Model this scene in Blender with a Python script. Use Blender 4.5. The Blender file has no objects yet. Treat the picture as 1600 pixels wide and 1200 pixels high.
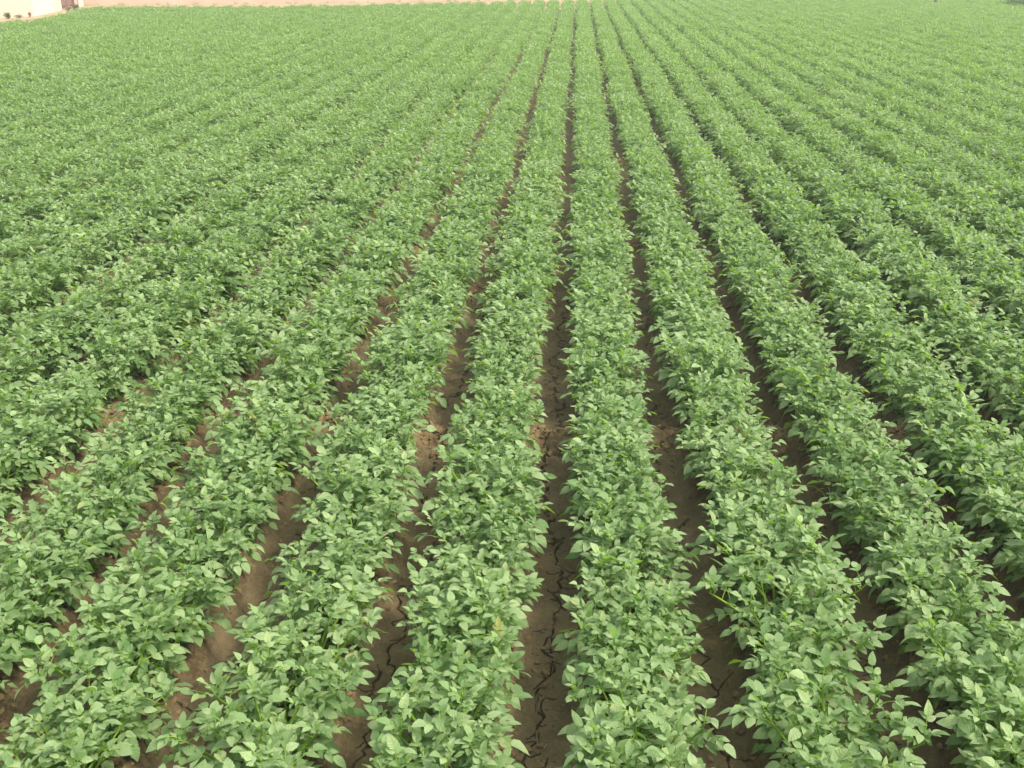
import bpy, math, random
import numpy as np
from mathutils import Matrix, Vector, Euler

R = math.radians
rng = np.random.default_rng(11)
random.seed(11)
sc = bpy.context.scene
col = sc.collection

# ------------------------------------------------------------------ camera
F_PX, CX, CY = 1600.0, 800.0, 600.0          # photograph is 1600 x 1200
PITCH, YAW, CAM_H = R(23.2), R(3.4), 2.97
cam_d = bpy.data.cameras.new('camera')
cam_d.sensor_width = 36.0
cam_d.lens = 36.0 * F_PX / 1600.0
cam_d.clip_start = 0.05
cam_d.clip_end = 3000
cam = bpy.data.objects.new('camera', cam_d)
cam.location = (0, 0, CAM_H)
cam.rotation_euler = (math.pi / 2 - PITCH, 0, YAW)
col.objects.link(cam)
sc.camera = cam

# ------------------------------------------------------------------ world, sun, exposure
SUN_EL, SUN_AZ = R(52), R(102)               # azimuth clockwise from +Y (rows run along +Y)
w = bpy.data.worlds.new('World')
sc.world = w
w.use_nodes = True
nt = w.node_tree
nt.nodes.clear()
sky = nt.nodes.new('ShaderNodeTexSky')
sky.sky_type = 'NISHITA'
sky.sun_disc = False
sky.sun_elevation = SUN_EL
sky.sun_rotation = SUN_AZ
sky.dust_density = 3.0
sky.air_density = 1.2
hs = nt.nodes.new('ShaderNodeHueSaturation')
hs.inputs['Saturation'].default_value = 0.40   # milky, hazy sky
bgn = nt.nodes.new('ShaderNodeBackground')
bgn.inputs['Strength'].default_value = 0.13
wo = nt.nodes.new('ShaderNodeOutputWorld')
nt.links.new(sky.outputs[0], hs.inputs['Color'])
nt.links.new(hs.outputs[0], bgn.inputs['Color'])
nt.links.new(bgn.outputs[0], wo.inputs['Surface'])

sun_d = bpy.data.lights.new('sun', 'SUN')
sun_d.energy = 1.5
sun_d.angle = R(13)
sun_d.color = (1.0, 0.94, 0.80)
sun = bpy.data.objects.new('sun', sun_d)
sdir = Vector((math.sin(SUN_AZ) * math.cos(SUN_EL), math.cos(SUN_AZ) * math.cos(SUN_EL), math.sin(SUN_EL)))
sun.rotation_euler = sdir.to_track_quat('Z', 'Y').to_euler()
sun.location = sdir * 30
col.objects.link(sun)

sc.view_settings.view_transform = 'Standard'
sc.view_settings.look = 'None'
sc.view_settings.gamma = 1.0
sc.view_settings.exposure = 1.42
sc.view_settings.use_curve_mapping = False
HAZE = 0.0022
sc.cycles.max_bounces = 6
sc.cycles.diffuse_bounces = 3
sc.cycles.transmission_bounces = 3

# ------------------------------------------------------------------ pixel <-> place
CAM_M = Euler(cam.rotation_euler).to_matrix()
def ground_at(px, py, z=0.0):
    d = CAM_M @ Vector(((px - CX) / F_PX, -(py - CY) / F_PX, -1.0))
    t = (z - CAM_H) / d.z
    return Vector((d.x * t, d.y * t, z))
CAM_N = np.array(CAM_M)
def project(P):
    q = (np.asarray(P, float) - np.array([0, 0, CAM_H])) @ CAM_N
    dep = -q[..., 2]
    return CX + F_PX * q[..., 0] / dep, CY - F_PX * q[..., 1] / dep, dep

# ------------------------------------------------------------------ materials
def new_mat(name):
    m = bpy.data.materials.new(name)
    m.use_nodes = True
    n = m.node_tree
    n.nodes.clear()
    out = n.nodes.new('ShaderNodeOutputMaterial')
    return m, n, out
def node(n, t, **kw):
    x = n.nodes.new(t)
    for k, v in kw.items():
        setattr(x, k, v)
    return x
def mix_col(n, fac, a, b, blend='MIX'):
    m = n.nodes.new('ShaderNodeMix')
    m.data_type = 'RGBA'
    m.blend_type = blend
    for s, v in ((0, fac), (6, a), (7, b)):
        if hasattr(v, 'links') or hasattr(v, 'is_linked'):
            n.links.new(v, m.inputs[s])
        elif isinstance(v, (int, float)):
            m.inputs[s].default_value = v
        else:
            m.inputs[s].default_value = (*v, 1)
    return m.outputs[2]
def math_n(n, op, a, b=None, clamp=False):
    m = n.nodes.new('ShaderNodeMath')
    m.operation = op
    m.use_clamp = clamp
    for i, v in enumerate((a, b)):
        if v is None:
            continue
        if hasattr(v, 'is_linked'):
            n.links.new(v, m.inputs[i])
        else:
            m.inputs[i].default_value = v
    return m.outputs[0]
def noise_n(n, scale, detail=3, rough=0.5, vec=None):
    t = n.nodes.new('ShaderNodeTexNoise')
    t.inputs['Scale'].default_value = scale
    t.inputs['Detail'].default_value = detail
    t.inputs['Roughness'].default_value = rough
    if vec is not None:
        n.links.new(vec, t.inputs['Vector'])
    return t.outputs['Fac']
def ramp(n, v, lo, hi):
    m = n.nodes.new('ShaderNodeMapRange')
    m.inputs[1].default_value = lo
    m.inputs[2].default_value = hi
    n.links.new(v, m.inputs[0])
    return m.outputs[0]
def geo_pos(n):
    return n.nodes.new('ShaderNodeNewGeometry').outputs['Position']

def leaf_material(name, base_a, base_b, trans, yellow=0.0):
    m, n, out = new_mat(name)
    at = node(n, 'ShaderNodeAttribute', attribute_name='leaf_data')
    sep = n.nodes.new('ShaderNodeSeparateXYZ')
    n.links.new(at.outputs['Vector'], sep.inputs[0])
    t, v, rnd = sep.outputs
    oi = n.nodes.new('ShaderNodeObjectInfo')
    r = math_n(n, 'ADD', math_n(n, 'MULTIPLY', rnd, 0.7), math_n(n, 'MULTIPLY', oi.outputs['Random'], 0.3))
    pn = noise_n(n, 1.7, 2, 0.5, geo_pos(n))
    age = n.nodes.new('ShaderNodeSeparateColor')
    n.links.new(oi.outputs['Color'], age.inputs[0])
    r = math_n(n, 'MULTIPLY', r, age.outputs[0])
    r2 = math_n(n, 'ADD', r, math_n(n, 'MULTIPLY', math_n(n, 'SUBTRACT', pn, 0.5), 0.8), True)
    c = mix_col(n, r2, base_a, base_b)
    # a few leaflets are paler / yellower
    c = mix_col(n, math_n(n, 'MULTIPLY', ramp(n, rnd, 0.93, 1.0), 0.55), c, (0.26, 0.29, 0.085))
    # pale midrib and faint side veins
    rib = ramp(n, v, 0.10, 0.0)
    c = mix_col(n, math_n(n, 'MULTIPLY', rib, 0.30), c, (0.22, 0.33, 0.12))
    vein = math_n(n, 'SINE', math_n(n, 'MULTIPLY', math_n(n, 'SUBTRACT', t, math_n(n, 'MULTIPLY', v, 0.22)), 38.0))
    p = n.nodes.new('ShaderNodeBsdfPrincipled')
    n.links.new(c, p.inputs['Base Color'])
    p.inputs['Roughness'].default_value = 0.58
    p.inputs['Specular IOR Level'].default_value = 0.38
    bp = n.nodes.new('ShaderNodeBump')
    bp.inputs['Strength'].default_value = 0.6
    bp.inputs['Distance'].default_value = 0.0018
    hh = math_n(n, 'ADD', math_n(n, 'MULTIPLY', vein, -0.6), math_n(n, 'MULTIPLY', rib, -1.2))
    hh = math_n(n, 'ADD', hh, math_n(n, 'MULTIPLY', noise_n(n, 130.0, 2, 0.5, geo_pos(n)), 2.4))
    n.links.new(hh, bp.inputs['Height'])
    n.links.new(bp.outputs[0], p.inputs['Normal'])
    tr = n.nodes.new('ShaderNodeBsdfTranslucent')
    n.links.new(mix_col(n, 0.15, trans, c), tr.inputs['Color'])
    mx = n.nodes.new('ShaderNodeMixShader')
    mx.inputs[0].default_value = 0.37
    n.links.new(p.outputs[0], mx.inputs[1])
    n.links.new(tr.outputs[0], mx.inputs[2])
    n.links.new(mx.outputs[0], out.inputs[0])
    return m
M_LEAF = leaf_material('potato_leaf', (0.095, 0.188, 0.052), (0.360, 0.460, 0.215), (0.34, 0.60, 0.010))
M_YLEAF = leaf_material('yellowed_leaf', (0.30, 0.31, 0.07), (0.36, 0.36, 0.12), (0.4, 0.42, 0.05))

def plain(name, c1, c2, scale, rough=0.8, bump=0.3, dist=0.01, detail=4, trans=None):
    m, n, out = new_mat(name)
    pos = geo_pos(n)
    f = noise_n(n, scale, detail, 0.6, pos)
    c = mix_col(n, ramp(n, f, 0.3, 0.7), c1, c2)
    p = n.nodes.new('ShaderNodeBsdfPrincipled')
    n.links.new(c, p.inputs['Base Color'])
    p.inputs['Roughness'].default_value = rough
    bp = n.nodes.new('ShaderNodeBump')
    bp.inputs['Strength'].default_value = bump
    bp.inputs['Distance'].default_value = dist
    n.links.new(noise_n(n, scale * 6, 3, 0.6, pos), bp.inputs['Height'])
    n.links.new(bp.outputs[0], p.inputs['Normal'])
    s = p.outputs[0]
    if trans:
        tr = n.nodes.new('ShaderNodeBsdfTranslucent')
        tr.inputs[0].default_value = (*trans, 1)
        mx = n.nodes.new('ShaderNodeMixShader')
        mx.inputs[0].default_value = 0.3
        n.links.new(s, mx.inputs[1]); n.links.new(tr.outputs[0], mx.inputs[2])
        s = mx.outputs[0]
    n.links.new(s, out.inputs[0])
    return m
M_STEM = plain('potato_stem', (0.24, 0.42, 0.03), (0.32, 0.50, 0.05), 30, 0.5, 0.1, 0.002, 2, (0.2, 0.38, 0.04))
M_CLOD = plain('soil_clod', (0.14, 0.092, 0.042), (0.27, 0.18, 0.085), 14, 0.95, 0.6, 0.006)
M_STRAW = plain('dry_straw', (0.30, 0.22, 0.11), (0.42, 0.33, 0.18), 40, 0.8, 0.2, 0.002)
M_PLASTER = plain('cream_plaster', (0.50, 0.40, 0.28), (0.58, 0.48, 0.35), 0.8, 0.9, 0.25, 0.01)
M_PEACH = plain('peach_plaster', (0.54, 0.38, 0.265), (0.62, 0.46, 0.335), 0.7, 0.9, 0.25, 0.01)
M_PALE_SUNLIT = plain('pale_and_sunlit_plaster', (0.60, 0.53, 0.39), (0.66, 0.59, 0.45), 1.5, 0.9, 0.2, 0.01)  # pale pillars, coping and roof; also the sunlit tone of the side wall
M_PINK = plain('pink_plaster', (0.50, 0.26, 0.20), (0.60, 0.36, 0.28), 2.0, 0.9, 0.2, 0.01)
M_RUST = plain('rusty_iron', (0.14, 0.075, 0.055), (0.24, 0.13, 0.09), 6.0, 0.7, 0.3, 0.006)
M_PIPE = plain('grey_pipe', (0.22, 0.22, 0.20), (0.30, 0.29, 0.27), 5.0, 0.6, 0.1, 0.003)
M_WOOD = plain('weathered_wood', (0.13, 0.10, 0.085), (0.20, 0.16, 0.14), 12.0, 0.85, 0.4, 0.006)
M_BUSH = plain('bush_leaf', (0.05, 0.10, 0.03), (0.09, 0.15, 0.05), 5.0, 0.55, 0.1, 0.002, 2, (0.12, 0.2, 0.03))
M_DRYBUSH = plain('dry_bush_leaf', (0.22, 0.15, 0.08), (0.32, 0.23, 0.12), 5.0, 0.8, 0.1, 0.002, 2)
M_BARK = plain('bush_bark', (0.12, 0.09, 0.06), (0.18, 0.13, 0.09), 20.0, 0.9, 0.3, 0.004)
M_WEED = plain('dry_grass_blade', (0.22, 0.22, 0.09), (0.36, 0.30, 0.15), 3.0, 0.8, 0.1, 0.002, 2, (0.3, 0.28, 0.1))

def soil_material():
    m, n, out = new_mat('field_soil')
    pos = geo_pos(n)
    at = node(n, 'ShaderNodeAttribute', attribute_name='soil_data')   # x silt crust, y dry verge, z crumbly
    sep = n.nodes.new('ShaderNodeSeparateXYZ')
    n.links.new(at.outputs['Vector'], sep.inputs[0])
    silt, dry, crumb = sep.outputs
    f1 = noise_n(n, 3.0, 5, 0.6, pos)
    f2 = noise_n(n, 22.0, 5, 0.65, pos)
    loose = mix_col(n, ramp(n, f2, 0.3, 0.7), (0.078, 0.054, 0.026), (0.200, 0.140, 0.066))
    crust = mix_col(n, ramp(n, f1, 0.35, 0.65), (0.150, 0.112, 0.058), (0.215, 0.162, 0.084))
    crust = mix_col(n, math_n(n, 'MULTIPLY', ramp(n, f2, 0.45, 0.75), 0.35), crust, (0.31, 0.23, 0.12))
    loose = mix_col(n, math_n(n, 'MULTIPLY', ramp(n, noise_n(n, 7.0, 4, 0.6, pos), 0.42, 0.62), 0.6), loose, (0.090, 0.062, 0.031))
    edge = math_n(n, 'ADD', silt, math_n(n, 'MULTIPLY', math_n(n, 'SUBTRACT', f2, 0.5), 0.9))
    c = mix_col(n, ramp(n, edge, 0.35, 0.65), loose, crust)
    c = mix_col(n, math_n(n, 'MULTIPLY', crumb, 0.8), c, mix_col(n, ramp(n, f2, 0.3, 0.7), (0.19, 0.132, 0.064), (0.40, 0.285, 0.145)))
    dc = mix_col(n, f2, (0.28, 0.20, 0.11), (0.42, 0.31, 0.19))
    f3 = noise_n(n, 95.0, 4, 0.7, pos)
    c = mix_col(n, 0.55, c, mix_col(n, ramp(n, f3, 0.3, 0.7), (0.45, 0.45, 0.45), (1, 1, 1)), 'MULTIPLY')
    c = mix_col(n, dry, c, dc)
    p = n.nodes.new('ShaderNodeBsdfPrincipled')
    n.links.new(c, p.inputs['Base Color'])
    p.inputs['Roughness'].default_value = 0.92
    p.inputs['Specular IOR Level'].default_value = 0.25
    b1 = n.nodes.new('ShaderNodeBump')
    b1.inputs['Strength'].default_value = 1.0
    b1.inputs['Distance'].default_value = 0.012
    rough_amt = math_n(n, 'SUBTRACT', 1.0, math_n(n, 'MULTIPLY', silt, 0.8))
    h = math_n(n, 'MULTIPLY', noise_n(n, 55.0, 5, 0.7, pos), rough_amt)
    h = math_n(n, 'ADD', h, math_n(n, 'MULTIPLY', noise_n(n, 180.0, 3, 0.6, pos), 0.30))
    pit = ramp(n, noise_n(n, 42.0, 2, 0.5, pos), 0.68, 0.74)
    h = math_n(n, 'SUBTRACT', h, math_n(n, 'MULTIPLY', pit, 0.7))
    n.links.new(h, b1.inputs['Height'])
    n.links.new(b1.outputs[0], p.inputs['Normal'])
    n.links.new(p.outputs[0], out.inputs[0])
    return m
M_SOIL = soil_material()

# ------------------------------------------------------------------ mesh helpers
def mesh_np(name, V, tris, mat, attrs=None, smooth=True):
    me = bpy.data.meshes.new(name)
    V = np.asarray(V, np.float32); T = np.asarray(tris, np.int32)
    k = T.shape[1]
    me.vertices.add(len(V)); me.vertices.foreach_set('co', V.ravel())
    me.loops.add(T.size); me.loops.foreach_set('vertex_index', T.ravel())
    me.polygons.add(len(T))
    me.polygons.foreach_set('loop_start', np.arange(0, T.size, k, dtype=np.int32))
    me.polygons.foreach_set('use_smooth', np.full(len(T), smooth))
    for an, A in (attrs or {}).items():
        a = me.attributes.new(an, 'FLOAT_VECTOR', 'POINT')
        a.data.foreach_set('vector', np.asarray(A, np.float32).ravel())
    me.materials.append(mat)
    me.update(calc_edges=True)
    return me
def link(name, me, parent=None, label=None, cat=None, group=None, kind=None):
    o = bpy.data.objects.new(name, me)
    col.objects.link(o)
    if parent is not None:
        o.parent = parent
    if label: o['label'] = label
    if cat: o['category'] = cat
    if group: o['group'] = group
    if kind: o['kind'] = kind
    return o
def cat_meshes(parts):
    V, T, A, off = [], [], [], 0
    for p in parts:
        V.append(p[0]); T.append(np.asarray(p[1]) + off); off += len(p[0])
        A.append(p[2] if len(p) > 2 else np.zeros((len(p[0]), 3)))
    return np.vstack(V), np.vstack(T), np.vstack(A)
def tube(path, radii, sides=5, cap=True):
    path = np.asarray(path, float)
    V, T = [], []
    for i, p in enumerate(path):
        a = path[min(i + 1, len(path) - 1)] - path[max(i - 1, 0)]
        a /= np.linalg.norm(a) + 1e-9
        ref = np.array([0, 1, 0]) if abs(a[1]) < 0.9 else np.array([1, 0, 0])
        u = np.cross(a, ref); u /= np.linalg.norm(u)
        v = np.cross(a, u)
        for k in range(sides):
            t = 2 * math.pi * k / sides
            V.append(p + radii[i] * (math.cos(t) * u + math.sin(t) * v))
    for i in range(len(path) - 1):
        for k in range(sides):
            a, b = i * sides + k, i * sides + (k + 1) % sides
            c, d = b + sides, a + sides
            T += [(a, c, b), (a, d, c)]
    if cap:
        n = (len(path) - 1) * sides
        for k in range(1, sides - 1):
            T += [(n, n + k, n + k + 1), (0, k + 1, k)]
    return np.array(V), np.array(T)
def box(x0, x1, y0, y1, z0, z1):
    V = np.array([(x, y, z) for z in (z0, z1) for y in (y0, y1) for x in (x0, x1)], float)
    Q = [(0, 2, 3, 1), (4, 5, 7, 6), (0, 1, 5, 4), (2, 6, 7, 3), (0, 4, 6, 2), (1, 3, 7, 5)]
    return V, np.array([t for q in Q for t in ((q[0], q[1], q[2]), (q[0], q[2], q[3]))])
def rot(yaw=0, pitch=0, roll=0):
    cy, sy, cp, sp, cr, sr = math.cos(yaw), math.sin(yaw), math.cos(pitch), math.sin(pitch), math.cos(roll), math.sin(roll)
    Z = np.array([[cy, -sy, 0], [sy, cy, 0], [0, 0, 1]])
    Y = np.array([[cp, 0, -sp], [0, 1, 0], [sp, 0, cp]])      # positive pitch lifts +X
    X = np.array([[1, 0, 0], [0, cr, -sr], [0, sr, cr]])
    return Z @ Y @ X

# lattice value noise
_lat = rng.random((257, 257))
def vnoise(x, y, scale):
    x = np.asarray(x) * scale; y = np.asarray(y) * scale
    i = np.floor(x).astype(int); j = np.floor(y).astype(int)
    fx = x - i; fy = y - j
    fx = fx * fx * (3 - 2 * fx); fy = fy * fy * (3 - 2 * fy)
    i0, j0 = i % 256, j % 256; i1, j1 = (i + 1) % 256, (j + 1) % 256
    return ((_lat[i0, j0] * (1 - fx) + _lat[i1, j0] * fx) * (1 - fy) + (_lat[i0, j1] * (1 - fx) + _lat[i1, j1] * fx) * fy) * 2 - 1

# ------------------------------------------------------------------ the field: ridges and furrows
ROW_W, FUR0 = 0.68, -0.07                     # row spacing, offset of the central furrow
RIDGE = 0.13
def wiggle(y):
    return 0.020 * np.sin(np.asarray(y) * 0.55 + 0.6) + 0.014 * np.sin(np.asarray(y) * 1.37 + 2.0)
BANK_PX = [(670, 690), (870, 690), (1065, 688), (505, 672), (1440, 690), (1250, 690), (760, 465), (1000, 388), (785, 385),
           (610, 470), (985, 256), (545, 182), (330, 668), (150, 660), (1160, 470), (895, 470), (640, 390)]
BANKS = []
for px, py in BANK_PX:
    g = ground_at(px, py, 0.05)
    k = round((g.x - FUR0 - float(wiggle(g.y))) / ROW_W)
    BANKS.append((k, g.y))
_edge = np.array(((-900, 116), (-60, 34), (0, 29), (60, 24.5), (95, 17), (125, 10), (160, 7), (250, 6.5), (400, 6), (550, 4), (700, 0.5), (900, -3),
                  (1000, -8), (1600, -17), (2600, -28)), float)
def edge_dist(x, y):
    """signed distance to the end of the rows: the outline of the crop as seen at canopy height"""
    x = np.asarray(x, float); y = np.asarray(y, float)
    px, py, dep = project(np.stack(np.broadcast_arrays(x, y, np.full(x.shape, 0.56)), -1))
    d = py - np.interp(px, _edge[:, 0], _edge[:, 1])
    return np.where(dep > 1.0, d, 500.0)

def soil_h(u, y):
    """height, silt, crumbly of the soil at row coordinate u (x without the wiggle) and y"""
    u = np.asarray(u, float); y = np.asarray(y, float)
    k = np.round((u - FUR0) / ROW_W)
    d = np.abs(u - FUR0 - k * ROW_W) / (ROW_W / 2)              # 0 furrow centre .. 1 ridge crest
    d = d + 0.10 * vnoise(u * 0.6 + 31, y, 2.2)
    s = np.clip((d - 0.26) / 0.42, 0, 1)
    s = s * s * (3 - 2 * s)
    h = RIDGE * s + 0.012 * np.clip(d, 0, 0.3) ** 2
    bank = np.zeros_like(h)
    for bk, by in BANKS:
        m = (np.abs(y - by) < 0.5) & (k == bk)
        if m.any():
            e = np.exp(-((y[m] - by - 0.05 * vnoise(u[m], y[m], 6)) / 0.17) ** 2)
            bank[m] = np.maximum(bank[m], e)
    fence = np.clip(edge_dist(u, y) / 1.5 + 0.6, 0, 1)
    h = np.maximum(h, bank * RIDGE * 0.95) * fence
    silt = (1 - s) * (1 - bank)
    rough = np.clip(0.26 + s + bank, 0, 1)
    h = h + rough * (0.018 * vnoise(u, y, 14) + 0.013 * vnoise(u + 9, y + 3, 33) + 0.006 * vnoise(u + 3, y + 7, 70)) + 0.006 * vnoise(u, y, 4)
    return h, silt, bank

# cracks in the dried mud of the furrows, as real grooves
segs = []
NEAR_Y0, NEAR_Y1, MID_Y1 = 2.5, 4.7, 8.6
for k, strength in ((-3, .4), (-2, .6), (-1, 1.0), (0, 1.2), (1, .8), (2, .6), (3, .5)):
    y, u = NEAR_Y0, rng.normal(0, 0.02)
    while y < MID_Y1:
        dy = rng.uniform(0.02, 0.055); nu = np.clip(u + rng.normal(-u * 0.15, 0.022), -0.09, 0.09)
        if rng.random() < 0.62 + 0.25 * min(strength, 1):
            segs.append((FUR0 + k * ROW_W + u, y, FUR0 + k * ROW_W + nu, y + dy, rng.uniform(0.0014, 0.0046) * (0.55 + 0.45 * strength), 0.085))
        if rng.random() < 0.42 * strength + 0.04:
            bu, by, ang = nu, y + dy, rng.choice([0, math.pi]) + rng.normal(0, 0.55)
            for q in range(int(rng.integers(2, 6))):
                l = rng.uniform(0.015, 0.035); ang += rng.normal(0, 0.45)
                n2 = (bu + l * math.cos(ang), by + l * math.sin(ang))
                segs.append((FUR0 + k * ROW_W + bu, by, FUR0 + k * ROW_W + n2[0], n2[1], rng.uniform(0.0013, 0.0026), 0.045))
                bu, by = n2
        u = nu; y += dy
def carve(U, Y, H):
    for (ax, ay, bx, by, wd, dp) in segs:
        m = 0.02
        if max(ay, by) < Y[0, 0] - m or min(ay, by) > Y[-1, 0] + m:
            continue
        r0, r1 = np.searchsorted(Y[:, 0], [min(ay, by) - m, max(ay, by) + m])
        c0, c1 = np.searchsorted(U[0], [min(ax, bx) - m, max(ax, bx) + m])
        if r1 <= r0 or c1 <= c0:
            continue
        px, py = U[r0:r1, c0:c1], Y[r0:r1, c0:c1]
        dx, dy = bx - ax, by - ay
        t = np.clip(((px - ax) * dx + (py - ay) * dy) / (dx * dx + dy * dy + 1e-12), 0, 1)
        d = np.hypot(px - ax - t * dx, py - ay - t * dy)
        g = np.clip((1.15 - d / wd) * 3, 0, 1) * dp
        blk = H[r0:r1, c0:c1]
        base = blk
        H[r0:r1, c0:c1] = np.minimum(blk, soilbase[r0:r1, c0:c1] - g)

def lines_x(x0, x1, fine, coarse, half):
    xs = []
    k0, k1 = math.floor((x0 - FUR0) / ROW_W), math.ceil((x1 - FUR0) / ROW_W)
    for k in range(k0, k1 + 1):
        c = FUR0 + k * ROW_W
        xs += list(np.arange(c - half, c + half, fine)) + list(np.arange(c + half, c + ROW_W - half - coarse * .5, coarse))
    xs = np.array(sorted(xs))
    return np.concatenate([[x0], xs[(xs > x0 + 1e-4) & (xs < x1 - 1e-4)], [x1]])
gV, gT, gA, goff = [], [], [], 0
def block(us, ys, crack=False, drop=0.0):
    global goff, soilbase
    U, Y = np.meshgrid(us, ys)
    H, silt, crumb = soil_h(U, Y)
    if crack:
        soilbase = H.copy()
        carve(U, Y, H)
    X = U + wiggle(Y)
    dry = np.clip(0.5 - edge_dist(X, Y) / 1.5, 0, 1)
    n, m = U.shape
    gV.append(np.stack([X, Y, H - drop], -1).reshape(-1, 3))
    gA.append(np.stack([silt, dry, crumb], -1).reshape(-1, 3))
    idx = np.arange(n * m).reshape(n, m) + goff
    gT.append(np.stack([idx[:-1, :-1], idx[:-1, 1:], idx[1:, 1:], idx[1:, :-1]], -1).reshape(-1, 4))
    goff += n * m
XN = 2.9
block(lines_x(-XN, XN, 0.0040, 0.026, 0.13), np.arange(NEAR_Y0, NEAR_Y1 + 1e-6, 0.0052), True)
block(lines_x(-XN * 1.6, XN * 1.6, 0.011, 0.034, 0.14), np.linspace(NEAR_Y1, MID_Y1, 270), True)
for s in (-1, 1):
    a, b = sorted((s * XN, s * XN * 1.6))
    block(lines_x(a, b, 0.03, 0.03, 0.15), np.linspace(NEAR_Y0, NEAR_Y1, 90))
    a, b = sorted((s * XN * 1.6, s * 45))
    block(np.linspace(a, b, 480), np.linspace(NEAR_Y0, MID_Y1, 60))
block(np.linspace(-45, 45, 900), np.linspace(MID_Y1, 76, 170))
block(np.linspace(-45, 45, 700), np.linspace(-8, NEAR_Y0, 30))
# the land beyond, out to the horizon
xs = np.array([-300, -45, 45, 300.]); ys = np.array([-200, -8, 76, 400.])
U, Y = np.meshgrid(xs, ys); n, m = U.shape
gV.append(np.stack([U, Y, np.full_like(U, -0.03)], -1).reshape(-1, 3))
gA.append(np.tile([0, 1, 0], (n * m, 1)))
idx = np.arange(n * m).reshape(n, m) + goff
q = np.stack([idx[:-1, :-1], idx[:-1, 1:], idx[1:, 1:], idx[1:, :-1]], -1).reshape(-1, 4)
gT.append(q)
ground = link('ground', mesh_np('ground', np.vstack(gV), np.vstack(gT), M_SOIL, {'soil_data': np.vstack(gA)}, False), kind='structure',
              label='brown ridged field soil with cracked mud in the furrows', cat='ground')
def soil_z(x, y):
    x = np.atleast_1d(np.asarray(x, float)); y = np.atleast_1d(np.asarray(y, float))
    return soil_h(x - wiggle(y), y)[0]

# ------------------------------------------------------------------ potato leaf shapes
def leaflet(L, Wd, lod, bend, fold, rnd, twist=0.0):
    if lod == 0:
        ts = np.array([0, .16, .40, .66, .87, 1.0]); ws = np.array([0, .76, 1.0, .74, .33, 0]) * Wd / 2
    elif lod == 1:
        ts = np.array([0, .42, 1.0]); ws = np.array([0, 1.06, 0]) * Wd / 2
    V, A = [], []
    if lod == 2:
        b = -bend * L
        V = np.array([(0, 0, 0), (.45 * L, Wd * .56, b * .2 + fold * Wd * .5), (L, 0, b), (.45 * L, -Wd * .56, b * .2 + fold * Wd * .5)])
        T = np.array([(0, 2, 1), (0, 3, 2)])
        return V, T, np.tile([.5, .5, rnd], (4, 1))
    n = len(ts)
    zc = -bend * L * ts ** 2
    for i in range(n):
        V.append((ts[i] * L, 0, zc[i])); A.append((ts[i], 0, rnd))
    li, ri = {}, {}
    for s, dct in ((1, li), (-1, ri)):
        for i in range(1, n - 1):
            dct[i] = len(V)
            wv = ws[i] * (1 + 0.08 * math.sin(7 * i * s + rnd * 20))
            V.append((ts[i] * L - 0.05 * L * (i == 1), s * wv, zc[i] + fold * wv + s * twist * wv + 0.05 * wv * math.sin(9 * i + rnd * 30)))
            A.append((ts[i], 1, rnd))
    T = []
    for s, dct in ((1, li), (-1, ri)):
        def add(a, b, c):
            T.append((a, b, c) if s > 0 else (a, c, b))
        add(0, 1, dct[1])
        for i in range(1, n - 2):
            add(i, i + 1, dct[i + 1]); add(i, dct[i + 1], dct[i])
        add(n - 2, n - 1, dct[n - 2])
    return np.array(V), np.array(T), np.array(A)

class Leaf:
    """one compound leaf: a stalk with pairs of leaflets and a larger end leaflet; grows along +X"""
    def __init__(self, L, size, pairs, a0, a1, r):
        n = 9
        s = np.linspace(0, 1, n)
        ang = R(a0) + (R(a1) - R(a0)) * s
        side = r.normal(0, 0.25)
        dx = np.cos(ang) * L / (n - 1); dz = np.sin(ang) * L / (n - 1)
        x = np.concatenate([[0], np.cumsum(dx[:-1])]); z = np.concatenate([[0], np.cumsum(dz[:-1])])
        y = side * 0.25 * L * s ** 2
        self.path = np.stack([x, y, z], -1)
        self.ang, self.s, self.items = ang, s, []
        spots = np.linspace(0.40, 0.84, pairs)
        for i, sp in enumerate(spots):
            for sd in (1, -1):
                q = min(1, sp + r.normal(0, 0.02))
                sz = size * (0.72 + 0.25 * (i + 1) / pairs) * r.uniform(0.80, 1.18)
                yaw = sd * R(r.normal(62 - 10 * i, 7)); pit = R(r.normal(6, 13)); rol = sd * R(r.normal(-4, 13))
                self.items.append((self._at(q), rot(yaw, self._ang(q) * 0.4 + pit, rol), sz, r.uniform(.12, .45), r.normal(.28, .25), r.random(), r.normal(0, .12)))
        sz = size * r.uniform(1.12, 1.40)
        self.items.append((self._at(1.0), rot(R(r.normal(0, 10)), self._ang(1) + R(r.normal(6, 8)), R(r.normal(0, 14))), sz, r.uniform(.18, .45), r.normal(.24, .2), r.random(), r.normal(0, .1)))
    def _at(self, q):
        return np.array([np.interp(q, self.s, self.path[:, i]) for i in range(3)])
    def _ang(self, q):
        return float(np.interp(q, self.s, self.ang))
    def stalk(self):
        V, T = tube(self.path, np.linspace(0.0023, 0.0010, len(self.path)), 3, False)
        return V, T, np.tile([0.5, 0.05, 0.5], (len(V), 1))
    def one(self, it, lod, world=True):
        p, M, sz, bend, fold, rnd, tw = it
        V, T, A = leaflet(sz, sz * (0.56 + 0.15 * rnd), lod, bend, fold, rnd, tw)
        return (V @ M.T + p if world else V), T, A
    def whole(self, lod, keep=1.0):
        its = self.items if keep >= 1 else self.items[-5:] if keep > .5 else self.items[-3:]
        parts = [self.one(i, lod) for i in its]
        if lod == 0:
            parts.append(self.stalk())
        return cat_meshes(parts)

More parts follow.
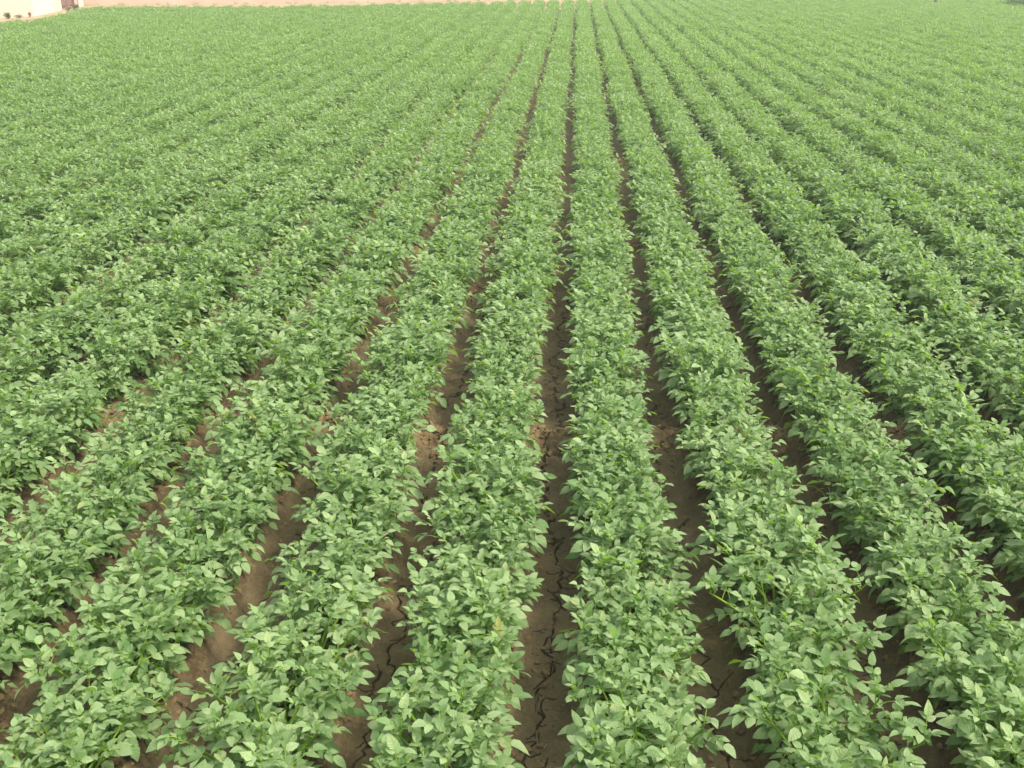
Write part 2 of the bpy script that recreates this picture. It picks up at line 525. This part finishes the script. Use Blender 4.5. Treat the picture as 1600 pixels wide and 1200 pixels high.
LEAVES = []
lr = np.random.default_rng(5)
for i in range(30):                                   # grown leaves
    LEAVES.append(Leaf(lr.uniform(.105, .150), lr.uniform(.037, .050), int(lr.choice([2, 3, 3])), lr.uniform(18, 48), lr.uniform(-40, -5), lr))
for i in range(12):                                   # young leaves at the shoot tips
    LEAVES.append(Leaf(lr.uniform(.055, .085), lr.uniform(.028, .038), 2, lr.uniform(45, 65), lr.uniform(5, 30), lr))
N_GROWN = 30
for lf in LEAVES:
    lf.mesh = mesh_np('leaf', *lf.whole(0)[:2], M_LEAF, {'leaf_data': lf.whole(0)[2]})
def leaflet_meshes(lf):
    if not hasattr(lf, 'split'):
        V, T, A = lf.stalk()
        lf.split = (mesh_np('leaf_stalk', V, T, M_STEM, {'leaf_data': A}),
                    [(mesh_np('leaflet', *lf.one(it, 0, False)[:2], M_LEAF, {'leaf_data': lf.one(it, 0, False)[2]}),
                      Matrix.Translation(it[0]) @ Matrix(it[1]).to_4x4()) for it in lf.items])
    return lf.split

# stems
STEMS = []
for i in range(8):
    h, out_ = lr.uniform(.26, .34), lr.uniform(.06, .19)
    t = np.linspace(0, 1, 6)
    path = np.stack([out_ * t ** 1.3, lr.normal(0, .015) * np.sin(t * 3), h * t - 0.02 * t * t], -1)
    V, T = tube(path, np.linspace(.0058, .0028, 6), 5)
    STEMS.append((path, mesh_np('stem', V, T, M_STEM), (V, T)))
def stem_at(path, q):
    t = np.linspace(0, 1, len(path))
    return np.array([np.interp(q, t, path[:, i]) for i in range(3)])

# plants: where the stems and leaves of each of a dozen growth forms stand
def grow(r):
    stems, leaves = [], []
    ns = int(r.integers(8, 10))
    a0 = r.uniform(0, 6.28)
    for i in range(ns):
        sid = int(r.integers(len(STEMS)))
        az = a0 + i * 2 * math.pi / ns + r.normal(0, .25)
        c = 0.35 if i == 0 else 1.0
        base = np.array([math.cos(az) * .022, math.sin(az) * .022, -0.02])
        sM = rot(az, R(r.normal(-2, 5) + (14 if i == 0 else 0)), 0) * r.uniform(.86, 1.12)
        stems.append((sid, sM, base))
        path = STEMS[sid][0]
        phi = r.uniform(0, 6.28)
        qs = [.16, .32, .46, .60, .73, .85, .94]
        for j, q in enumerate(qs):
            phi += R(137.5) + r.normal(0, .3)
            p = sM @ stem_at(path, q) + base
            # lower leaves point away from the plant's middle
            yaw = phi
            if j < 5:
                outw = az + r.normal(0, .95)
                yaw = outw
            lift = [-22, -12, -2, 4, 10, 16, 22][j] + r.normal(0, 9)
            lid = int(r.integers(N_GROWN))
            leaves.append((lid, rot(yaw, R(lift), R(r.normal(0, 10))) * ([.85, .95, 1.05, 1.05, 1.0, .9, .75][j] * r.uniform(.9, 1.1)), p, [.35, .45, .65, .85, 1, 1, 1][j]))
        for j in range(3):
            p = sM @ stem_at(path, .99) + base
            lid = N_GROWN + int(r.integers(len(LEAVES) - N_GROWN))
            leaves.append((lid, rot(phi + j * 2.1 + r.normal(0, .3), R(r.uniform(5, 35)), 0) * r.uniform(.8, 1.1), p, 1.0))
    return stems, leaves
FORMS = [grow(np.random.default_rng(100 + i)) for i in range(14)]

def form_lod(form, lod, keep, thin=1.0, seed=0):
    parts = []
    r = np.random.default_rng(seed)
    for lid, M, p, ag in form[1]:
        if r.random() > thin:
            continue
        V, T, A = LEAVES[lid].whole(lod, keep)
        grow_ = 1.0 if thin >= 1 else 1.0 / math.sqrt(thin)
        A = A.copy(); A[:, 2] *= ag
        parts.append(((V * grow_) @ M.T + p, T, A))
    return cat_meshes(parts)

# ------------------------------------------------------------------ where each plant stands
pl = []
BANK_LINE = float(np.mean([by for (bx, by0), by in zip(BANK_PX, [b_[1] for b_ in BANKS]) if by0 > 650]))
BANK_ROWS = set(range(-5, 5))
_b = ground_at(540, 185, .15)
K_BED = round((_b.x - FUR0) / ROW_W)                 # a wider furrow between two beds
pr = np.random.default_rng(77)
for k in range(-62, 64):
    y = 1.0 + pr.uniform(0, .2)
    while y < 70:
        x = FUR0 + (k + .5) * ROW_W + float(wiggle(y)) + pr.normal(0, .013)
        x += .05 if k == K_BED else -.05 if k == K_BED - 1 else 0
        if pr.random() < .006:                        # a plant that did not come up
            y += .24
            continue
        if float(edge_dist(x, y)) > pr.normal(0, .5) and -3 - y * 0.68 < x < 3 + y * 0.58:
            pl.append((x, y, pr.uniform(0, 6.283), float(np.clip(pr.normal(1.14, .065), .93, 1.31) * (.86 if k in BANK_ROWS and abs(y - BANK_LINE) < .16 else 1)), int(pr.integers(len(FORMS)))))
        y += pr.uniform(.165, .255)
pl = np.array(pl)
pz = soil_z(pl[:, 0], pl[:, 1])
px, py, dep = project(np.stack([pl[:, 0], pl[:, 1], pz + .2], -1))
inview = (px > -60) & (px < 1660) & (py > -30) & (py < 1290) & (dep > .5)
order = np.argsort(np.where(inview, dep, 1e9))
N_SINGLE, N_LEAFLETS = 300, 36
single = order[:N_SINGLE]
rest = np.setdiff1d(np.arange(len(pl)), single)
print('plants', len(pl), 'in view', inview.sum(), 'last single depth', dep[single[-1]])

# singles: a plant > its stems and leaves (> leaflets on the largest ones)
GROUP = 'potato plants standing on the ridges'
bank_set = [(FUR0 + bk * ROW_W, by) for bk, by in BANKS]
for rank, i in enumerate(single):
    x, y, yaw, s, f = pl[i]
    stems, leaves = FORMS[int(f)]
    yellow = (rank * 7) % 41 == 3
    by_bank = any(abs(x - bx - wiggle(y)) < .45 and abs(y - by) < .16 for bx, by in bank_set)
    by_crack = abs(x - FUR0 - float(wiggle(y))) < .5
    if yellow:
        lab = 'green potato plant with one yellowed leaf low down among its stems'
    elif by_bank:
        lab = 'potato plant leaning over a crumbly earth bank that crosses the furrow'
    elif s < 1.04:
        lab = 'small low potato plant, shorter than its neighbours on the ridge'
    elif by_crack:
        lab = 'bushy potato plant on a ridge beside the long cracked mud furrow'
    elif s > 1.24:
        lab = 'tall broad potato plant, standing above its neighbours on the ridge'
    else:
        lab = 'bushy green potato plant of middling size in a closed ridge row'
    e = link('potato_plant', None, None, lab, 'potato plant', GROUP)
    e.empty_display_size = .05
    e.location = (x, y, float(pz[i]))
    e.rotation_euler = (0, 0, yaw)
    e.scale = (s, s, s)
    for sid, M, p in stems:
        o = link('stem', STEMS[sid][1], e)
        o.matrix_basis = Matrix.Translation(p) @ Matrix(M).to_4x4()
    for j, (lid, M, p, ag) in enumerate(leaves):
        mb = Matrix.Translation(p) @ Matrix(M).to_4x4()
        if rank < N_LEAFLETS:
            stalk, lfs = leaflet_meshes(LEAVES[lid])
            o = link('leaf', stalk, e)
            o.matrix_basis = mb
            for me, lm in lfs:
                c = link('leaflet', me, o)
                c.matrix_basis = lm
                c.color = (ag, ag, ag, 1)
        else:
            o = link('leaf', LEAVES[lid].mesh, e)
            o.matrix_basis = mb
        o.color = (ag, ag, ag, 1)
        if yellow and j == 9:
            o['label'] = 'yellowed leaf'
            for t in [o, *o.children]:
                t.material_slots[0].link = 'OBJECT'
                t.material_slots[0].material = M_YLEAF

# all the farther plants: one mass, leaflets coarser with distance
forms_col = bpy.data.collections.new('potato_forms')
n_f = len(FORMS)
for lv in range(3):
    for f in range(n_f):
        V, T, A = form_lod(FORMS[f], lv, 1.0)
        if lv == 0:
            st = cat_meshes([(STEMS[sid][2][0] @ M.T + p, STEMS[sid][2][1]) for sid, M, p in FORMS[f][0]])
            T = np.vstack([T, st[1] + len(V)]); V = np.vstack([V, st[0]]); A = np.vstack([A, np.tile([.5, .05, .6], (len(st[0]), 1))])
        forms_col.objects.link(bpy.data.objects.new('potato_form_%03d' % (lv * n_f + f), mesh_np('potato_form', V, T, M_LEAF, {'leaf_data': A})))
keep = []
for i in rest:
    d = math.hypot(pl[i, 0], pl[i, 1])
    lv = 0 if d < 13 and inview[i] else 1 if d < 24 else 2
    keep.append((lv * n_f + int(pl[i, 4])))
crop_me = bpy.data.meshes.new('potato_crop')
crop_me.from_pydata([(pl[i, 0], pl[i, 1], float(pz[i])) for i in rest], [], [])
at = crop_me.attributes.new('form', 'INT', 'POINT'); at.data.foreach_set('value', np.array(keep, np.int32))
at = crop_me.attributes.new('turn', 'FLOAT', 'POINT'); at.data.foreach_set('value', pl[rest, 2].astype(np.float32))
at = crop_me.attributes.new('size', 'FLOAT', 'POINT'); at.data.foreach_set('value', pl[rest, 3].astype(np.float32))
crop = link('potato_crop', crop_me, None, 'dense green rows of farther potato plants merging towards the wall', 'crop', None, 'stuff')
gn = bpy.data.node_groups.new('potato_crop', 'GeometryNodeTree')
gn.interface.new_socket('Geometry', in_out='INPUT', socket_type='NodeSocketGeometry')
gn.interface.new_socket('Geometry', in_out='OUTPUT', socket_type='NodeSocketGeometry')
gi, go = gn.nodes.new('NodeGroupInput'), gn.nodes.new('NodeGroupOutput')
ci = gn.nodes.new('GeometryNodeCollectionInfo')
ci.inputs['Collection'].default_value = forms_col
ci.inputs['Separate Children'].default_value = True
ci.inputs['Reset Children'].default_value = True
iop = gn.nodes.new('GeometryNodeInstanceOnPoints')
iop.inputs['Pick Instance'].default_value = True
def named(nm, ty):
    x = gn.nodes.new('GeometryNodeInputNamedAttribute'); x.data_type = ty
    x.inputs['Name'].default_value = nm
    return x.outputs['Attribute']
cxyz = gn.nodes.new('ShaderNodeCombineXYZ')
gn.links.new(named('turn', 'FLOAT'), cxyz.inputs['Z'])
e2r = gn.nodes.new('FunctionNodeEulerToRotation')
gn.links.new(cxyz.outputs[0], e2r.inputs[0])
gn.links.new(gi.outputs[0], iop.inputs['Points'])
gn.links.new(ci.outputs[0], iop.inputs['Instance'])
gn.links.new(named('form', 'INT'), iop.inputs['Instance Index'])
gn.links.new(e2r.outputs[0], iop.inputs['Rotation'])
gn.links.new(named('size', 'FLOAT'), iop.inputs['Scale'])
gn.links.new(iop.outputs[0], go.inputs[0])
md = crop.modifiers.new('crop', 'NODES'); md.node_group = gn
print('crop plants', len(rest))

# ------------------------------------------------------------------ clods and straw on the soil
def lump(r, size):
    V = []
    a = [(0, 0, 1), (0, 0, -1)] + [(math.cos(t), math.sin(t), z) for t, z in ((0, .45), (1.26, .45), (2.51, .45), (3.77, .45), (5.03, .45))] + \
        [(math.cos(t + .63), math.sin(t + .63), -.45) for t in (0, 1.26, 2.51, 3.77, 5.03)]
    V = np.array(a) * size * r.uniform(.6, 1.3, (12, 1)) * np.array([1, r.uniform(.7, 1.1), r.uniform(.5, .8)])
    T = []
    for q in range(5):
        u0, u1, l0, l1 = 2 + q, 2 + (q + 1) % 5, 7 + q, 7 + (q + 1) % 5
        T += [(0, u0, u1), (u0, l0, u1), (u1, l0, l1), (1, l1, l0)]
    return V, np.array(T)
cr = np.random.default_rng(9)
lumps = [lump(cr, 1.0) for _ in range(12)]
parts = []
def clod(x, y, sz):
    V, T = lumps[int(cr.integers(12))]
    a = cr.uniform(0, 6.28)
    z = float(soil_z(x, y)[0])
    parts.append((V @ rot(a, cr.normal(0, .4), cr.normal(0, .4)).T * sz + np.array([x, y, z + sz * .15]), T))
cx, cyy, csz = [], [], []
for q in range(21000):
    y = 2.4 + 7.6 * cr.random() ** 1.5
    x = cr.uniform(-.75 * y - .3, .66 * y + .3)
    d = abs(((x - float(wiggle(y)) - FUR0) / ROW_W + .5) % 1 - .5) * 2
    if cr.random() < (0.30 if d < .3 else 1.0 if d < .8 else .3):
        cx.append(x); cyy.append(y); csz.append(.0035 + .017 * cr.random() ** 3)
for bk, by in BANKS:
    for q in range(90):
        y = by + cr.normal(0, .12)
        cx.append(FUR0 + bk * ROW_W + cr.uniform(-.2, .2) + float(wiggle(y))); cyy.append(y); csz.append(.005 + .02 * cr.random() ** 2.5)
zs = soil_z(np.array(cx), np.array(cyy))
for x, y, sz, z in zip(cx, cyy, csz, zs):
    V, T = lumps[int(cr.integers(12))]
    parts.append((V @ rot(cr.uniform(0, 6.28), cr.normal(0, .4), cr.normal(0, .4)).T * sz + np.array([x, y, z + sz * .15]), T))
V, T, _ = cat_meshes(parts)
link('soil_crumbs', mesh_np('soil_crumbs', V, T, M_CLOD, smooth=False), None, 'crumbly brown clods of earth on the ridge flanks and banks', 'soil crumbs', None, 'stuff')

STRAW = [(1105, 975, .075, .5, 'short dry twig lying in the smooth mud furrow'), (1103, 1062, .03, 1.2, 'tiny pale straw bit lying flat in the mud furrow'),
         (1352, 930, .05, -.6, 'pale bit of dry straw on the crumbly ridge flank'), (593, 988, .035, -.4, 'small chip of dry stalk on the cracked mud'),
         (608, 1045, .03, .9, 'broken yellowish straw end beside a crack in the furrow'), (853, 1160, .035, 1.1, 'thin pale straw beside the long crack in the furrow')]
for px_, py_, ln, a, lab in STRAW:
    g = ground_at(px_, py_, 0.02)
    z = float(soil_z(g.x, g.y)[0])
    t = np.linspace(-.5, .5, 5)
    V, T = tube(np.stack([t * ln * math.cos(a), t * ln * math.sin(a), .003 + .004 * (1 - 4 * t * t) * .5], -1), [.0022, .0026, .0026, .0024, .0016], 5)
    o = link('straw', mesh_np('straw', V, T, M_STRAW), None, lab, 'straw', 'bits of straw in the furrows')
    o.location = (g.x, g.y, z)

g = ground_at(1296, 806, .05)
z = float(soil_z(g.x, g.y)[0])
sp = link('grass_sprout', None, None, 'thin green grass sprout with arching blades in the shaded furrow', 'grass sprout')
sp.location = (g.x, g.y, z)
for a, ln, hh in ((2.9, .20, .13), (3.6, .13, .15), (.6, .12, .12), (1.7, .10, .10)):
    t = np.linspace(0, 1, 6)
    P = np.stack([np.cos(a) * ln * t ** 1.4, np.sin(a) * ln * t ** 1.4, hh * np.sin(t * 2.2) - .005], -1)
    wv = np.array([-np.sin(a), np.cos(a), 0]) * .0035
    V = np.vstack([P + wv * (1 - t)[:, None] ** .5, P - wv * (1 - t)[:, None] ** .5])
    T = np.array([q for i in range(5) for q in ((i, i + 1, 7 + i), (i, 7 + i, 6 + i))])
    link('blade', mesh_np('blade', V, T, M_STEM), sp)

# ------------------------------------------------------------------ building, gate and wall beyond the field
def slab(a, b, thick, z0, z1):
    """upright slab whose visible face runs from a to b; thickness away from the camera"""
    a, b = np.array([a.x, a.y]), np.array([b.x, b.y])
    d = (b - a) / np.linalg.norm(b - a); nrm = np.array([-d[1], d[0]])
    V = np.array([(*p, z) for z in (z0, z1) for p in (a, b, b + nrm * thick, a + nrm * thick)])
    T = [(0, 1, 5), (0, 5, 4), (1, 2, 6), (1, 6, 5), (2, 3, 7), (2, 7, 6), (3, 0, 4), (3, 4, 7), (4, 5, 6), (4, 6, 7), (0, 2, 1), (0, 3, 2)]
    return V, np.array(T)
P0, P1, P2 = ground_at(0, 29), ground_at(54, 25.5), ground_at(90, 17.5)
dirf = (P1 - P0).normalized()
PL = P1 - dirf * 7.0
# building: two visible walls, a back and a flat roof with a parapet
bld = link('farm_building', None, None, 'cream plastered farm building at the end of the field beside the gate', 'building')
bld.location = (P1.x, P1.y, 0)
def loc(o, parent):
    o.matrix_parent_inverse = Matrix.Translation(-parent.location)
    return o
n_in = Vector((-dirf.y, dirf.x, 0))
V, T = slab(PL, P1, .25, -.1, 3.2); loc(link('wall', mesh_np('wall', V, T, M_PLASTER, smooth=False), bld), bld)
sd = (P2 - P1).normalized(); s_end = P1 + sd * 5.0
V, T = slab(P1 + sd * .26, P2, .25, -.1, 3.2)
V, T = slab(P1, P2, .25, -.1, 3.2); V[:, :2] += 0.004 * np.array([sd.y, -sd.x])
loc(link('wall', mesh_np('wall', V, T, M_PALE_SUNLIT, smooth=False), bld), bld)  # sun on this face is put into the colour by a paler plaster
q3 = P2 + (PL - P1)
V, T = slab(P2, q3, .25, -.1, 3.2); loc(link('wall', mesh_np('wall', V, T, M_PLASTER, smooth=False), bld), bld)
V, T = slab(q3, PL, .25, -.1, 3.2); loc(link('wall', mesh_np('wall', V, T, M_PLASTER, smooth=False), bld), bld)
c4 = [PL, P1, P2, q3]
mid = sum((Vector((p.x, p.y, 0)) for p in c4), Vector()) / 4
rv = np.array([(*(mid + (Vector((p.x, p.y, 0)) - mid) * 1.05).xy, z) for z in (3.2, 3.36) for p in c4])
T = np.array([(0, 1, 5), (0, 5, 4), (1, 2, 6), (1, 6, 5), (2, 3, 7), (2, 7, 6), (3, 0, 4), (3, 4, 7), (4, 5, 6), (4, 6, 7), (0, 2, 1), (0, 3, 2)])
loc(link('roof', mesh_np('roof', rv, T, M_PALE_SUNLIT, smooth=False), bld), bld)
# drainpipe standing at the end of the sunlit-toned side wall
g = ground_at(91.5, 16.6)
V, T = tube([(0, 0, -.1), (0, 0, 1.0), (0, 0, 3.1)], [.045] * 3, 10)
o = link('drainpipe', mesh_np('drainpipe', V, T, M_PIPE), None, 'grey drainpipe running down the end of the sunlit side wall', 'pipe'); o.location = g
# gate
def pillar(pxa, pxb, pyb, name, mat, lab):
    a, b = ground_at(pxa, pyb), ground_at(pxb, pyb - .3)
    V, T = slab(a, b, .22, -.1, 2.3)
    ctr = V[:, :2].mean(0)
    Vc, Tc = slab(a, b, .22, 2.3, 2.38); Vc[:, :2] = ctr + (Vc[:, :2] - ctr) * 1.25
    e = link(name, None, None, lab, 'pillar')
    e.location = (ctr[0], ctr[1], 0)
    loc(link('shaft', mesh_np('shaft', V, T, mat, smooth=False), e), e)
    loc(link('cap', mesh_np('cap', Vc, Tc, mat, smooth=False), e), e)
pillar(93.3, 97, 16, 'gate_pillar', M_PALE_SUNLIT, 'slim whitish gate pillar next to the drainpipe')
pillar(117.5, 122, 11.5, 'gate_pillar', M_PINK, 'reddish pink gate pillar at the brown gate')
pillar(123.5, 131, 10, 'gate_pillar', M_PALE_SUNLIT, 'cream pillar where the long peach wall begins')
ga, gb = ground_at(97.5, 14), ground_at(117, 11)
gt = link('iron_gate', None, None, 'dark rusty brown gate leaf between the gate pillars', 'gate'); gt.location = ga
n_ = 5
for q in range(n_):
    a = ga.lerp(gb, q / n_ + .01); b = ga.lerp(gb, (q + 1) / n_ - .01)
    V, T = slab(a, b, .02, .08, 1.9); loc(link('panel', mesh_np('panel', V, T, M_RUST, smooth=False), gt), gt)
nn = np.array([-(gb - ga).y, (gb - ga).x]); nn /= np.linalg.norm(nn)
for z in (.15, 1.0, 1.75):
    V, T = slab(ga, gb, .03, z, z + .06); V[:, :2] -= nn * .033
    loc(link('rail', mesh_np('rail', V, T, M_RUST, smooth=False), gt), gt)
# long boundary wall
w0, w1 = ground_at(131, 9.3), ground_at(700, 2.0)
wd = (w1 - w0).normalized(); w2 = w0 + wd * 62
bw = link('boundary_wall', None, None, 'long low-seen peach plastered wall closing off the far end of the field', 'wall'); bw.location = w0
V, T = slab(w0, w2, .23, -.1, 2.2); loc(link('wall_body', mesh_np('wall_body', V, T, M_PEACH, smooth=False), bw), bw)
V, T = slab(w0, w2, .31, 2.2, 2.28); V[:, :2] -= .04 * np.array([-wd.y, wd.x])
loc(link('coping', mesh_np('coping', V, T, M_PALE_SUNLIT, smooth=False), bw), bw)

# ------------------------------------------------------------------ bushes, weeds, post
def bush(name, at, h, r_, nleaf, ls, mat, lab, seed, squash=1.0):
    r = np.random.default_rng(seed)
    e = link(name, None, None, lab, 'bush'); e.location = at
    st = []
    for q in range(5):
        a = r.uniform(0, 6.28)
        tip = np.array([math.cos(a) * r_ * .6, math.sin(a) * r_ * .6, h * r.uniform(.6, .9)])
        st.append(tube([np.array([0, 0, -.03]), tip * .5 + np.array([0, 0, .03 * h]), tip], [.012, .008, .004], 4))
    V, T, _ = cat_meshes(st)
    link('branches', mesh_np('branches', V, T, M_BARK), e)
    ps = []
    for q in range(nleaf):
        d = r.normal(0, 1, 3); d /= np.linalg.norm(d)
        rad = r.uniform(.45, 1.0) * (0.8 + .3 * math.sin(3 * d[0] + 5 * d[1]))
        p = np.array([d[0] * r_ * rad, d[1] * r_ * rad, h * .52 + d[2] * h * .5 * rad * squash])
        p[2] = max(p[2], .03)
        V, T, A = leaflet(ls * r.uniform(.7, 1.3), ls * .5, 2, .3, .2, .5)
        ps.append((V @ rot(r.uniform(0, 6.28), r.normal(0, .6), r.normal(0, .5)).T + p, T))
    V, T, _ = cat_meshes(ps)
    link('foliage', mesh_np('foliage', V, T, mat), e)
bush('bush', ground_at(13, 29.5), .28, .17, 420, .05, M_BUSH, 'small dark green bush against the foot of the cream building', 1)
bush('dry_shrub', ground_at(30, 28.5), .18, .22, 260, .045, M_DRYBUSH, 'low dry brownish shrub at the foot of the cream building wall', 2)
bush('dry_shrub', ground_at(47, 27), .26, .10, 140, .045, M_DRYBUSH, 'upright withered shrub by the building corner', 3)
bush('bush', ground_at(119, 17), .34, .22, 480, .05, M_BUSH, 'green bush growing in front of the reddish gate pillar', 4)
bush('dry_shrub', ground_at(107, 17.5), .26, .24, 300, .05, M_DRYBUSH, 'dry tangled shrub in front of the brown gate', 5)
gg = ground_at(1590, 7, .45); gg.z = 0
bush('bush', gg, .95, .9, 2200, .06, M_BUSH, 'dark green bush rising out of the crop, away from the walls', 6)
# weed tufts along the wall foot
for q in range(34):
    t = (q + rng.uniform(0, .9)) / 34
    at = w0 + wd * (t * 34) + Vector((wd.y, -wd.x, 0)) * rng.uniform(.05, .45)
    ps = []
    for b in range(int(rng.integers(14, 30))):
        a = rng.uniform(0, 6.28); h = rng.uniform(.06, .2); o_ = rng.uniform(.02, .09)
        c_, s_ = math.cos(a), math.sin(a); bw_ = .006
        V = np.array([(-s_ * bw_, c_ * bw_, -.01), (s_ * bw_, -c_ * bw_, -.01), (c_ * o_ * .5 + s_ * bw_ * .7, s_ * o_ * .5 - c_ * bw_ * .7, h * .7),
                      (c_ * o_ * .5 - s_ * bw_ * .7, s_ * o_ * .5 + c_ * bw_ * .7, h * .7), (c_ * o_, s_ * o_, h)])
        V[:, :2] += rng.normal(0, .09, 2)
        ps.append((V, np.array([(0, 1, 2), (0, 2, 3), (3, 2, 4)])))
    V, T, _ = cat_meshes(ps)
    o = link('weed_tuft', mesh_np('weed_tuft', V, T, M_WEED), None, 'dry yellowish weed tuft on the bare strip along the foot of the peach wall', 'weed', 'weed tufts along the wall foot')
    o.location = at
g = ground_at(1462, 4, .5); g.z = 0
V, T = tube([(0, 0, -.2), (.01, 0, .8), (0, .01, 1.9)], [.085, .08, .07], 9)
o = link('wooden_post', mesh_np('wooden_post', V, T, M_WOOD), None, 'grey weathered wooden post standing in the far crop', 'post'); o.location = g

# ------------------------------------------------------------------ hazy air over the field
hm, hn, hout = new_mat('haze')
pv = hn.nodes.new('ShaderNodeVolumePrincipled')
pv.inputs['Color'].default_value = (0.90, 0.93, 0.92, 1)
pv.inputs['Density'].default_value = HAZE
pv.inputs['Anisotropy'].default_value = 0.2
hn.links.new(pv.outputs[0], hout.inputs['Volume'])
V, T = box(-301, 301, -201, 401, -1.2, 3.9)
link('haze', mesh_np('haze', V, T, hm, smooth=False), None, 'thin pale haze hanging in the air over the whole field', 'haze', None, 'stuff')
